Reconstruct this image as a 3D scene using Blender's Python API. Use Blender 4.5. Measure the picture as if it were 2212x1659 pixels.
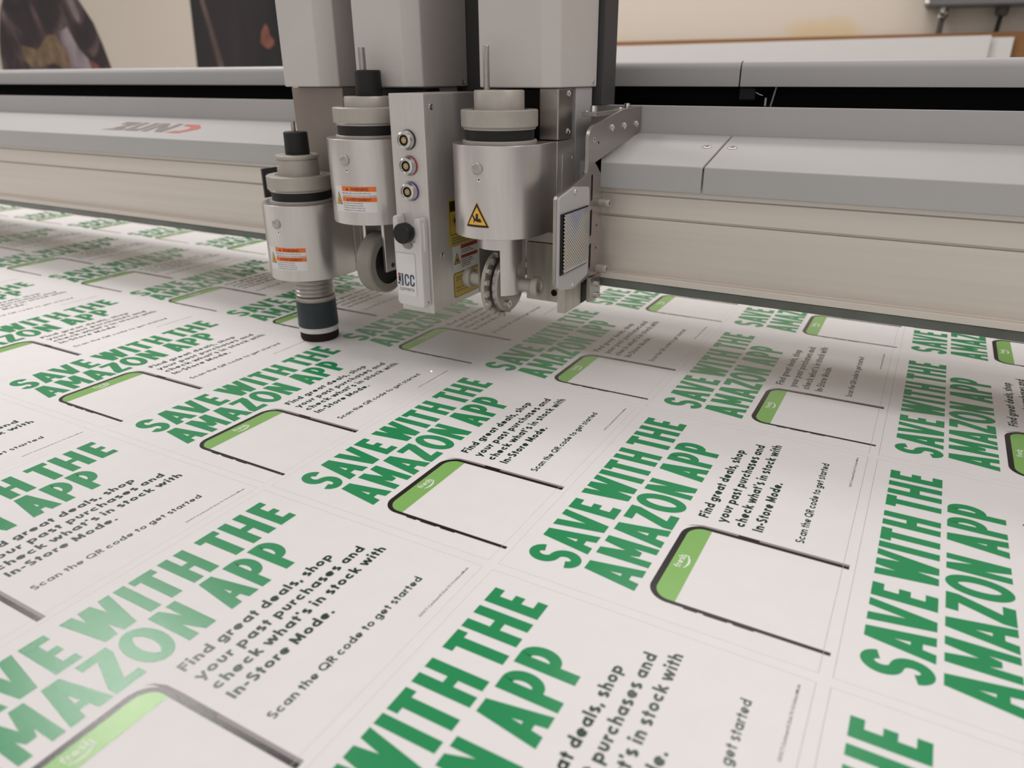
import bpy, bmesh, math, random
from mathutils import Vector, Matrix
from mathutils.geometry import tessellate_polygon
for _o in list(bpy.data.objects): bpy.data.objects.remove(_o)
random.seed(7)
S = bpy.context.scene
COL = S.collection
PI = math.pi

# ------------------------------------------------------------------ camera
cam = bpy.data.cameras.new('camera')
camo = bpy.data.objects.new('camera', cam); COL.objects.link(camo)
right = Vector((0.876674, 0.481074, -0.003041)); down = Vector((0.185497, -0.343855, -0.920519)); fwd = Vector((-0.443884, 0.806431, -0.390687))
FPX = 1568.04
camo.matrix_world = Matrix(((right.x, -down.x, -fwd.x, 0.00125), (right.y, -down.y, -fwd.y, -0.37851),
                            (right.z, -down.z, -fwd.z, 0.25357), (0, 0, 0, 1)))
cam.sensor_fit = 'HORIZONTAL'; cam.sensor_width = 36.0; cam.lens = FPX / 2212 * 36.0
cam.shift_x = -24.5 / 2212; cam.shift_y = 1.22 / 2212
cam.clip_start = 0.02; cam.clip_end = 60
cam.dof.use_dof = True; cam.dof.focus_distance = 0.55; cam.dof.aperture_fstop = 7.5
S.camera = camo

# ------------------------------------------------------------------ light and exposure
S.view_settings.view_transform = 'Standard'; S.view_settings.look = 'None'
S.view_settings.gamma = 1.0; S.view_settings.use_curve_mapping = False
S.view_settings.exposure = -0.33
w = bpy.data.worlds.new('room_light'); S.world = w; w.use_nodes = True
bg = w.node_tree.nodes['Background']
bg.inputs[0].default_value = (1.0, 0.965, 0.94, 1); bg.inputs[1].default_value = 0.62
_nt = w.node_tree
_tc = _nt.nodes.new('ShaderNodeTexCoord')
def _lobe(d, lo, hi, amount):                       # broad brighter or darker side of the room by direction
    dp = _nt.nodes.new('ShaderNodeVectorMath'); dp.operation = 'DOT_PRODUCT'; dp.inputs[1].default_value = Vector(d).normalized()
    _nt.links.new(_tc.outputs['Generated'], dp.inputs[0])
    r = _nt.nodes.new('ShaderNodeMapRange'); r.interpolation_type = 'SMOOTHSTEP'
    r.inputs[1].default_value = lo; r.inputs[2].default_value = hi; r.inputs[3].default_value = 1.0; r.inputs[4].default_value = amount
    _nt.links.new(dp.outputs['Value'], r.inputs[0]); return r.outputs[0]
_f = None
for _a in (((1, 0.05, 0.0), 0.80, 0.97, 0.45), ((0.30, -0.95, 0.1), 0.80, 0.97, 1.5), ((0.72, 0.69, 0.25), 0.86, 0.98, 1.9), ((0, 0, -1), 0.0, 0.5, 0.5), ((-1, -0.1, 0), 0.7, 0.95, 0.8)):
    _o = _lobe(*_a)
    if _f is None: _f = _o
    else:
        _m = _nt.nodes.new('ShaderNodeMath'); _m.operation = 'MULTIPLY'; _nt.links.new(_f, _m.inputs[0]); _nt.links.new(_o, _m.inputs[1]); _f = _m.outputs[0]
_m = _nt.nodes.new('ShaderNodeMath'); _m.operation = 'MULTIPLY'; _nt.links.new(_f, _m.inputs[0]); _m.inputs[1].default_value = 0.62
_nt.links.new(_m.outputs[0], bg.inputs[1])
def area(name, loc, sx, sy, power, col=(1.0, 0.955, 0.925)):
    l = bpy.data.lights.new(name, 'AREA'); l.shape = 'RECTANGLE'; l.size = sx; l.size_y = sy
    l.energy = power; l.color = col
    o = bpy.data.objects.new(name, l); o.location = loc; COL.objects.link(o); return o
area('ceiling_or_fill_light', (-2.32, 0.74, 1.93), 1.0, 0.5, 36)
area('ceiling_or_fill_light', (-0.55, 1.62, 1.93), 1.2, 0.6, 18)
area('ceiling_or_fill_light', (-0.9, -0.75, 1.93), 1.2, 0.6, 7)  # added fill panel, lifts the faces turned towards the viewer
area('ceiling_or_fill_light', (1.3, 0.0, 1.93), 1.2, 0.6, 20)  # added fill panel for the faces turned to the right
area('ceiling_or_fill_light', (-4.3, -0.9, 1.93), 1.2, 0.6, 30)  # added fill panel at far left, set clear of the ink reflections

# ------------------------------------------------------------------ materials
def mat(name, col, rough=0.5, metal=0.0, spec=0.5, noise=None, bump=None, coat=0.0, rn=None):
    m = bpy.data.materials.new(name); m.use_nodes = True
    nt = m.node_tree; b = nt.nodes['Principled BSDF']
    b.inputs['Base Color'].default_value = (*col, 1); b.inputs['Roughness'].default_value = rough
    b.inputs['Metallic'].default_value = metal; b.inputs['Specular IOR Level'].default_value = spec
    b.inputs['Coat Weight'].default_value = coat
    tc = nt.nodes.new('ShaderNodeTexCoord')
    if noise:                                   # (scale, amount) or (scale, amount, (sx,sy,sz))
        n = nt.nodes.new('ShaderNodeTexNoise'); n.inputs['Scale'].default_value = noise[0]; n.inputs['Detail'].default_value = 4
        mp = nt.nodes.new('ShaderNodeMapping'); nt.links.new(tc.outputs['Object'], mp.inputs[0])
        if len(noise) > 2: mp.inputs['Scale'].default_value = noise[2]
        nt.links.new(mp.outputs[0], n.inputs['Vector'])
        r = nt.nodes.new('ShaderNodeMapRange'); r.inputs[1].default_value = 0.3; r.inputs[2].default_value = 0.7
        r.inputs[3].default_value = 1 - noise[1]; r.inputs[4].default_value = 1 + noise[1]
        nt.links.new(n.outputs['Fac'], r.inputs[0])
        mx = nt.nodes.new('ShaderNodeVectorMath'); mx.operation = 'SCALE'; mx.inputs[0].default_value = col
        nt.links.new(r.outputs[0], mx.inputs['Scale']); nt.links.new(mx.outputs[0], b.inputs['Base Color'])
    if bump:                                    # (scale, strength, distance)
        n = nt.nodes.new('ShaderNodeTexNoise'); n.inputs['Scale'].default_value = bump[0]; n.inputs['Detail'].default_value = 2
        nt.links.new(tc.outputs['Object'], n.inputs['Vector'])
        bp = nt.nodes.new('ShaderNodeBump'); bp.inputs['Strength'].default_value = bump[1]; bp.inputs['Distance'].default_value = bump[2]
        nt.links.new(n.outputs['Fac'], bp.inputs['Height']); nt.links.new(bp.outputs[0], b.inputs['Normal'])
    return m
PAPER = mat('white_print_stock', (0.80, 0.775, 0.775), 0.62, spec=0.3, noise=(60, 0.012))
GREEN = mat('green_ink', (0.020, 0.275, 0.098), 0.20, spec=0.36, bump=(1900, 0.30, 0.0002))
DKGREEN = mat('dark_green_ink', (0.006, 0.032, 0.022), 0.20, spec=0.36, bump=(1900, 0.30, 0.0002))
BLACKINK = mat('black_ink', (0.014, 0.009, 0.010), 0.20, spec=0.36, bump=(1900, 0.30, 0.0002))
GREYINK = mat('grey_ink', (0.28, 0.25, 0.25), 0.4, spec=0.5, bump=(2200, 0.3, 0.0002))
LIME = mat('light_green_ink', (0.235, 0.475, 0.125), 0.20, spec=0.36, bump=(1900, 0.30, 0.0002))
WHITEINK = mat('unprinted_white', (0.80, 0.80, 0.78), 0.6, spec=0.3)
POWDER = mat('grey_powder_coat', (0.545, 0.505, 0.48), 0.48, spec=0.45, bump=(700, 0.25, 0.0003), noise=(25, 0.015))
POWDER2 = mat('blue_grey_powder_coat', (0.43, 0.417, 0.413), 0.45, spec=0.45, bump=(900, 0.15, 0.0003), noise=(20, 0.015))
ANOD = mat('clear_anodised_aluminium', (0.60, 0.56, 0.54), 0.30, metal=0.85, bump=(1500, 0.06, 0.0002), noise=(300, 0.03, (1, 1, 0.1)))
CAMALU = mat('satin_camera_casing', (0.62, 0.58, 0.555), 0.34, metal=0.45, bump=(1500, 0.06, 0.0002), noise=(300, 0.03, (1, 1, 0.1)))
MATTEALU = mat('bead_blasted_aluminium', (0.43, 0.395, 0.355), 0.5, metal=0.5, bump=(2500, 0.12, 0.0002), noise=(120, 0.05))
EXTR = mat('extruded_aluminium', (0.68, 0.622, 0.565), 0.52, metal=0.55, noise=(30, 0.04, (0.08, 1, 4)))
STEEL = mat('brushed_stainless_steel', (0.40, 0.36, 0.335), 0.3, metal=0.9, noise=(160, 0.05, (1, 0.1, 1)))
RAWSTEEL = mat('milled_steel_block', (0.46, 0.42, 0.37), 0.45, metal=0.35, noise=(140, 0.16, (1, 1, 0.12)))
TAUPE = mat('taupe_anodised_slide', (0.27, 0.225, 0.195), 0.5, metal=0.3, noise=(60, 0.04))
BUTTON = mat('dull_steel_button', (0.45, 0.41, 0.38), 0.38, metal=0.9, noise=(300, 0.05))
SOCKETC = mat('satin_chrome_socket', (0.62, 0.60, 0.59), 0.25, metal=1.0, noise=(300, 0.03))
CHROME = mat('polished_screw_steel', (0.75, 0.73, 0.70), 0.18, metal=1.0, noise=(300, 0.03))
BLACK = mat('black_plastic', (0.012, 0.011, 0.011), 0.55, spec=0.35, bump=(800, 0.1, 0.0002))
VOID = mat('black_slot_liner', (0.006, 0.006, 0.006), 0.7, spec=0.15, noise=(40, 0.2))
CHAR = mat('charcoal_powder_coat', (0.052, 0.047, 0.050), 0.5, spec=0.4, bump=(700, 0.15, 0.0002))
NAVY = mat('dark_blue_grey_sleeve', (0.028, 0.036, 0.044), 0.5, spec=0.35, noise=(200, 0.1))
BRUSH = mat('dark_brown_bristle_ring', (0.022, 0.013, 0.011), 0.8, spec=0.2, noise=(900, 0.4), bump=(1500, 0.6, 0.001))
WHITEPL = mat('white_plastic', (0.66, 0.63, 0.62), 0.45, noise=(50, 0.01))
RUBBER = mat('grey_rubber_tyre', (0.27, 0.245, 0.215), 0.55, spec=0.35, noise=(60, 0.08))
GUARD = mat('smoked_green_guard_strip', (0.115, 0.122, 0.108), 0.25, spec=0.5, noise=(45, 0.25, (0.4, 1, 1)))
ORANGE = mat('orange_label_ink', (0.80, 0.16, 0.015), 0.5, noise=(90, 0.03))
DKRED = mat('dark_red_lettering', (0.16, 0.012, 0.006), 0.5, noise=(90, 0.03))
RED = mat('red_label_ink', (0.33, 0.045, 0.025), 0.5, noise=(90, 0.03))
YELLOW = mat('yellow_label', (0.55, 0.38, 0.045), 0.5, noise=(90, 0.04))
AMBER = mat('amber_warning_label', (0.80, 0.44, 0.055), 0.45, noise=(90, 0.02))
LABELW = mat('white_label', (0.72, 0.69, 0.69), 0.5, noise=(90, 0.01))
INKBLK = mat('label_black_ink', (0.014, 0.008, 0.008), 0.5, noise=(90, 0.05))
INKGREY = mat('label_grey_ink', (0.13, 0.12, 0.13), 0.5, noise=(90, 0.05))
INKBLUE = mat('label_blue_ink', (0.030, 0.060, 0.105), 0.5, noise=(90, 0.05))
LOGOGREY = mat('logo_grey_ink', (0.155, 0.125, 0.11), 0.5, noise=(90, 0.03))
LOGORED = mat('logo_red_ink', (0.46, 0.07, 0.05), 0.5, noise=(90, 0.03))
GOLD = mat('gold_contact_insert', (0.62, 0.40, 0.17), 0.4, metal=0.3, noise=(600, 0.05))
REDRING = mat('red_code_ring', (0.30, 0.02, 0.02), 0.4, noise=(90, 0.05))
BLUERING = mat('blue_code_ring', (0.02, 0.03, 0.22), 0.4, noise=(90, 0.05))
CARDB = mat('brown_cardboard', (0.30, 0.15, 0.065), 0.75, spec=0.2, noise=(30, 0.10, (0.2, 1, 1)))
FOAM = mat('white_foam_board', (0.74, 0.715, 0.70), 0.6, spec=0.3, noise=(20, 0.01))
BOXG = mat('grey_enamel', (0.16, 0.155, 0.155), 0.4, noise=(15, 0.03))
CONDUIT = mat('grey_conduit', (0.10, 0.09, 0.085), 0.5, noise=(60, 0.05))
FLOORM = mat('grey_concrete', (0.30, 0.29, 0.28), 0.7, noise=(4, 0.12))
FELT = mat('grey_felt_underlay', (0.20, 0.20, 0.20), 0.9, spec=0.1, noise=(500, 0.15))

def wall_mat():
    m = mat('cream_wall_paint', (0.74, 0.655, 0.56), 0.7, spec=0.25, bump=(60, 0.05, 0.002))
    nt = m.node_tree; b = nt.nodes['Principled BSDF']
    tc = nt.nodes.new('ShaderNodeTexCoord'); mp = nt.nodes.new('ShaderNodeMapping')
    nt.links.new(tc.outputs['Object'], mp.inputs[0])
    mp.inputs['Location'].default_value = (0.455 / 0.14, 0, -0.385 / 0.06)      # an old glue stain on the paint
    mp.inputs['Scale'].default_value = (1 / 0.14, 0.0, 1 / 0.06)
    ln = nt.nodes.new('ShaderNodeVectorMath'); ln.operation = 'LENGTH'; nt.links.new(mp.outputs[0], ln.inputs[0])
    nz = nt.nodes.new('ShaderNodeTexNoise'); nz.inputs['Scale'].default_value = 9; nt.links.new(tc.outputs['Object'], nz.inputs['Vector'])
    ad = nt.nodes.new('ShaderNodeMath'); ad.operation = 'ADD'; nt.links.new(ln.outputs['Value'], ad.inputs[0]); nt.links.new(nz.outputs['Fac'], ad.inputs[1])
    r = nt.nodes.new('ShaderNodeMapRange'); r.interpolation_type = 'SMOOTHSTEP'
    r.inputs[1].default_value = 1.0; r.inputs[2].default_value = 1.75; r.inputs[3].default_value = 1; r.inputs[4].default_value = 0
    nt.links.new(ad.outputs[0], r.inputs[0])
    mx = nt.nodes.new('ShaderNodeMix'); mx.data_type = 'RGBA'
    mx.inputs[6].default_value = (0.74, 0.655, 0.56, 1); mx.inputs[7].default_value = (0.74, 0.58, 0.38, 1)
    nt.links.new(r.outputs[0], mx.inputs[0]); nt.links.new(mx.outputs[2], b.inputs['Base Color'])
    return m
def picture_mat(name, stops, scale, stretch, dist):
    m = bpy.data.materials.new(name); m.use_nodes = True
    nt = m.node_tree; b = nt.nodes['Principled BSDF']; b.inputs['Roughness'].default_value = 0.5
    tc = nt.nodes.new('ShaderNodeTexCoord'); mp = nt.nodes.new('ShaderNodeMapping'); mp.inputs['Scale'].default_value = stretch
    nt.links.new(tc.outputs['Object'], mp.inputs[0])
    n = nt.nodes.new('ShaderNodeTexNoise'); n.inputs['Scale'].default_value = scale; n.inputs['Detail'].default_value = 5
    n.inputs['Distortion'].default_value = dist; nt.links.new(mp.outputs[0], n.inputs['Vector'])
    cr = nt.nodes.new('ShaderNodeValToRGB'); e = cr.color_ramp.elements
    e[0].position, e[0].color = stops[0][0], (*stops[0][1], 1); e[1].position, e[1].color = stops[-1][0], (*stops[-1][1], 1)
    for p, c in stops[1:-1]:
        q = e.new(p); q.color = (*c, 1)
    nt.links.new(n.outputs['Fac'], cr.inputs[0]); nt.links.new(cr.outputs[0], b.inputs['Base Color'])
    return m
def reflector_mat():
    m = mat('prismatic_reflector', (0.55, 0.54, 0.55), 0.22, metal=1.0)
    nt = m.node_tree; b = nt.nodes['Principled BSDF']
    tc = nt.nodes.new('ShaderNodeTexCoord')
    n = nt.nodes.new('ShaderNodeTexNoise'); n.inputs['Scale'].default_value = 38; n.inputs['Detail'].default_value = 1
    nt.links.new(tc.outputs['Object'], n.inputs['Vector'])
    cr = nt.nodes.new('ShaderNodeValToRGB'); e = cr.color_ramp.elements
    e[0].position, e[0].color = 0.34, (0.50, 0.52, 0.62, 1); e[1].position, e[1].color = 0.70, (0.56, 0.56, 0.57, 1)  # tints paint the prisms' rainbow reflection into the base colour
    for p, c in ((0.46, (0.62, 0.61, 0.62)), (0.55, (0.68, 0.61, 0.54)), (0.61, (0.62, 0.63, 0.56))):
        q = e.new(p); q.color = (*c, 1)
    nt.links.new(n.outputs['Fac'], cr.inputs[0]); nt.links.new(cr.outputs[0], b.inputs['Base Color'])
    return m
REFL = reflector_mat()

# ------------------------------------------------------------------ mesh helpers
class MB:
    def __init__(s): s.v = []; s.f = []; s.m = []
    def add(s, vs, fs, m=0):
        o = len(s.v); s.v += [tuple(p) for p in vs]
        for f in fs: s.f.append(tuple(i + o for i in f)); s.m.append(m)
    def box(s, x0, x1, y0, y1, z0, z1, m=0):
        s.add([(x0,y0,z0),(x1,y0,z0),(x1,y1,z0),(x0,y1,z0),(x0,y0,z1),(x1,y0,z1),(x1,y1,z1),(x0,y1,z1)],
              [(0,3,2,1),(4,5,6,7),(0,1,5,4),(1,2,6,5),(2,3,7,6),(3,0,4,7)], m); return s
    def prism(s, poly, ax, lo, hi, m=0, holes=()):
        ar = sum(poly[i][0]*poly[(i+1)%len(poly)][1]-poly[(i+1)%len(poly)][0]*poly[i][1] for i in range(len(poly)))
        if ar < 0: poly = poly[::-1]
        def P(u, v, t): return {'x': (t,u,v), 'y': (u,t,v), 'z': (u,v,t)}[ax]
        flip = ax == 'y'
        loops = [list(poly)] + [list(h) for h in holes]
        pts = [p for l in loops for p in l]; n = len(pts)
        tris = tessellate_polygon([[Vector((p[0], p[1], 0)) for p in l] for l in loops]) if holes else None
        vs = [P(u, v, lo) for u, v in pts] + [P(u, v, hi) for u, v in pts]; fs = []
        if holes:
            for t in tris:
                a, b, c = t
                cr = (pts[b][0]-pts[a][0])*(pts[c][1]-pts[a][1])-(pts[b][1]-pts[a][1])*(pts[c][0]-pts[a][0])
                if cr < 0: a, b, c = a, c, b
                fs.append((a+n, b+n, c+n)); fs.append((c, b, a))
        else:
            fs.append(tuple(range(n, 2*n))); fs.append(tuple(range(n-1, -1, -1)))
        o = 0
        for li, l in enumerate(loops):
            k = len(l)
            for i in range(k):
                a, b = o+i, o+(i+1)%k
                f = (a, b, b+n, a+n)
                if li > 0:
                    la = sum(l[q][0]*l[(q+1)%k][1]-l[(q+1)%k][0]*l[q][1] for q in range(k))
                    if la > 0: f = f[::-1]
                fs.append(f)
            o += k
        if flip: fs = [f[::-1] for f in fs]
        s.add(vs, fs, m); return s
    def lathe(s, prof, c, ax='z', seg=48, m=0, knurl=0.0, close=True):
        vs = []; fs = []; n = len(prof)
        for k in range(seg):
            a = 2*PI*k/seg
            for r, h in prof:
                rr = r - (knurl if (k % 2 and r > knurl*3) else 0)
                u, v = rr*math.cos(a), rr*math.sin(a)
                vs.append({'z': (c[0]+u, c[1]+v, c[2]+h), 'x': (c[0]+h, c[1]+u, c[2]+v), 'y': (c[0]+u, c[1]+h, c[2]-v)}[ax])
        for k in range(seg):
            k2 = (k+1) % seg
            for i in range(n-1):
                fs.append((k*n+i, k2*n+i, k2*n+i+1, k*n+i+1))
        if close:
            if prof[0][0] > 1e-6: fs.append(tuple(k*n for k in range(seg))[::-1])
            if prof[-1][0] > 1e-6: fs.append(tuple(k*n+n-1 for k in range(seg)))
        s.add(vs, fs, m); return s
    def cyl(s, c, r, h0, h1, ax='z', seg=40, m=0): return s.lathe([(r, h0), (r, h1)], c, ax, seg, m)
    def tube(s, pts, r, seg=10, m=0):
        n = len(pts); vs = []; fs = []
        for i, p in enumerate(pts):
            p = Vector(p); t = (Vector(pts[min(i+1, n-1)]) - Vector(pts[max(i-1, 0)])).normalized()
            a = t.cross(Vector((0, 0, 1)) if abs(t.z) < 0.9 else Vector((1, 0, 0))).normalized(); b = t.cross(a)
            for k in range(seg):
                q = 2*PI*k/seg; vs.append(p + r*(a*math.cos(q) + b*math.sin(q)))
        for i in range(n-1):
            for k in range(seg):
                k2 = (k+1) % seg; fs.append((i*seg+k, i*seg+k2, (i+1)*seg+k2, (i+1)*seg+k))
        fs.append(tuple(range(seg))[::-1]); fs.append(tuple((n-1)*seg+k for k in range(seg)))
        s.add(vs, fs, m); return s

def build(name, mb, mats, parent=None, bevel=0.0, angle=38, smooth=True, fixn=False):
    me = bpy.data.meshes.new(name); me.from_pydata(mb.v, [], mb.f)
    if not isinstance(mats, (list, tuple)): mats = [mats]
    for m in mats: me.materials.append(m)
    for p, mi in zip(me.polygons, mb.m): p.material_index = mi; p.use_smooth = smooth
    if fixn:
        b = bmesh.new(); b.from_mesh(me); bmesh.ops.recalc_face_normals(b, faces=b.faces); b.to_mesh(me); b.free()
    me.validate(); me.update()
    if smooth: me.set_sharp_from_angle(angle=math.radians(angle))
    o = bpy.data.objects.new(name, me); COL.objects.link(o)
    if parent:
        o.parent = parent
        if parent.type == 'EMPTY': o.location = -parent.location
    if bevel:
        bv = o.modifiers.new('bevel', 'BEVEL'); bv.width = bevel; bv.segments = 2; bv.limit_method = 'ANGLE'
        bv.angle_limit = math.radians(40); bv.harden_normals = True
    return o
def thing(name, label, cat, loc, group=None):
    o = bpy.data.objects.new(name, None); o.empty_display_size = 0.02; COL.objects.link(o)
    o.location = loc; o['label'] = label; o['category'] = cat
    if group: o['group'] = group
    return o
def tag(o, label, cat, group=None):
    o['label'] = label; o['category'] = cat
    if group: o['group'] = group
    return o
def struct(o): o['kind'] = 'structure'; return o

def clip(poly, f):
    out = []
    for i in range(len(poly)):
        a, b = poly[i], poly[(i+1) % len(poly)]; fa, fb = f(a), f(b)
        if fa >= 0: out.append(a)
        if (fa > 0) != (fb > 0) and fa != fb:
            k = fa/(fa-fb); out.append(tuple(a[q]+(b[q]-a[q])*k for q in range(3)))
    return out

# ------------------------------------------------------------------ flat graphics (ink on cards and labels)
_tc = {}
def text_mesh(body, off=0.0):
    k = (body, off)
    if k not in _tc:
        c = bpy.data.curves.new('lettering', 'FONT'); c.body = body; c.size = 1.0; c.offset = off
        o = bpy.data.objects.new('lettering', c); me = bpy.data.meshes.new_from_object(o)
        vs = [(v.co.x, v.co.y) for v in me.vertices]; fs = [tuple(p.vertices) for p in me.polygons]
        bpy.data.objects.remove(o); bpy.data.curves.remove(c); bpy.data.meshes.remove(me)
        x0 = min(v[0] for v in vs); x1 = max(v[0] for v in vs)
        _tc[k] = ([(x-x0, y) for x, y in vs], fs, x1-x0)
    return _tc[k]
class Art:
    """flat shapes in (u,v) placed on a surface through a mapping f(u,v,h)"""
    def __init__(s, mb, f, strip=0.0): s.mb = mb; s.f = f; s.strip = strip; s.k = 0
    def lift(s, h): s.k = (s.k+1) % 9; return h + s.k*0.000003      # keeps overlapping strokes from sharing one plane
    def poly(s, pts, h, m, raw=False):
        if not raw: h = s.lift(h)
        if s.strip:
            u0 = min(p[0] for p in pts); u1 = max(p[0] for p in pts)
            n = max(1, math.ceil((u1-u0)/s.strip))
            if n > 1:
                tri = tessellate_polygon([[Vector((p[0], p[1], 0)) for p in pts]])
                for t3 in tri:
                    base = [(pts[k][0], pts[k][1], 0) for k in t3]
                    for k in range(n):
                        a, b = u0+(u1-u0)*k/n, u0+(u1-u0)*(k+1)/n
                        q = clip(base, lambda p: p[0]-a)
                        if q: q = clip(q, lambda p: b-p[0])
                        if len(q) > 2: s._face([(p[0], p[1]) for p in q], h, m)
                return
        s._face(pts, h, m)
    def _face(s, pts, h, m):
        ar = sum(pts[i][0]*pts[(i+1)%len(pts)][1]-pts[(i+1)%len(pts)][0]*pts[i][1] for i in range(len(pts)))
        if ar < 0: pts = pts[::-1]
        s.mb.add([s.f(u, v, h) for u, v in pts], [tuple(range(len(pts)))], m)
    def rect(s, u0, u1, v0, v1, h, m, n=1):
        for i in range(n):
            a, b = u0+(u1-u0)*i/n, u0+(u1-u0)*(i+1)/n
            s.poly([(a, v0), (b, v0), (b, v1), (a, v1)], h, m)
    def ribbon(s, pts, wd, h, m, closed=False):
        n = len(pts); L = []; R = []; h = s.lift(h)
        for i in range(n):
            if closed: a, b = pts[(i-1) % n], pts[(i+1) % n]
            else: a, b = pts[max(i-1, 0)], pts[min(i+1, n-1)]
            dx, dy = b[0]-a[0], b[1]-a[1]; l = math.hypot(dx, dy) or 1
            nx, ny = -dy/l*wd/2, dx/l*wd/2
            L.append((pts[i][0]+nx, pts[i][1]+ny)); R.append((pts[i][0]-nx, pts[i][1]-ny))
        for i in range(n if closed else n-1):
            j = (i+1) % n; s.poly([R[i], R[j], L[j], L[i]], h, m, raw=True)
    def line(s, pts, wd, h, m):
        for a, b in zip(pts[:-1], pts[1:]): s.ribbon([a, b], wd, h, m)
    def disc(s, u, v, r, h, m, n=16):
        s.poly([(u+r*math.cos(2*PI*k/n), v+r*math.sin(2*PI*k/n)) for k in range(n)], h, m)
    def text(s, body, u, v, size, h, m, width=None, off=0.0):
        vs, fs, wd = text_mesh(body, off)
        sx = width/wd if width else size/0.69; sy = size/0.69       # size is the cap height
        s.mb.add([s.f(u+x*sx, v+y*sy, h) for x, y in vs], fs, m)

def fine_print(art, u, v, width, height, h, m, seed):
    """a line of print too small to read in the photograph: a row of word-length dashes"""
    r = random.Random(seed); x = u
    while x < u+width-0.8:
        e = min(u+width, x+r.uniform(1.6, 4.6)); art.rect(x, e, v, v+height*r.uniform(0.8, 1.0), h, m); x = e+0.7
def arc(cx, cy, rx, ry, a0, a1, n=12):
    return [(cx+rx*math.cos(math.radians(a0+(a1-a0)*i/n)), cy+ry*math.sin(math.radians(a0+(a1-a0)*i/n))) for i in range(n+1)]
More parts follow.
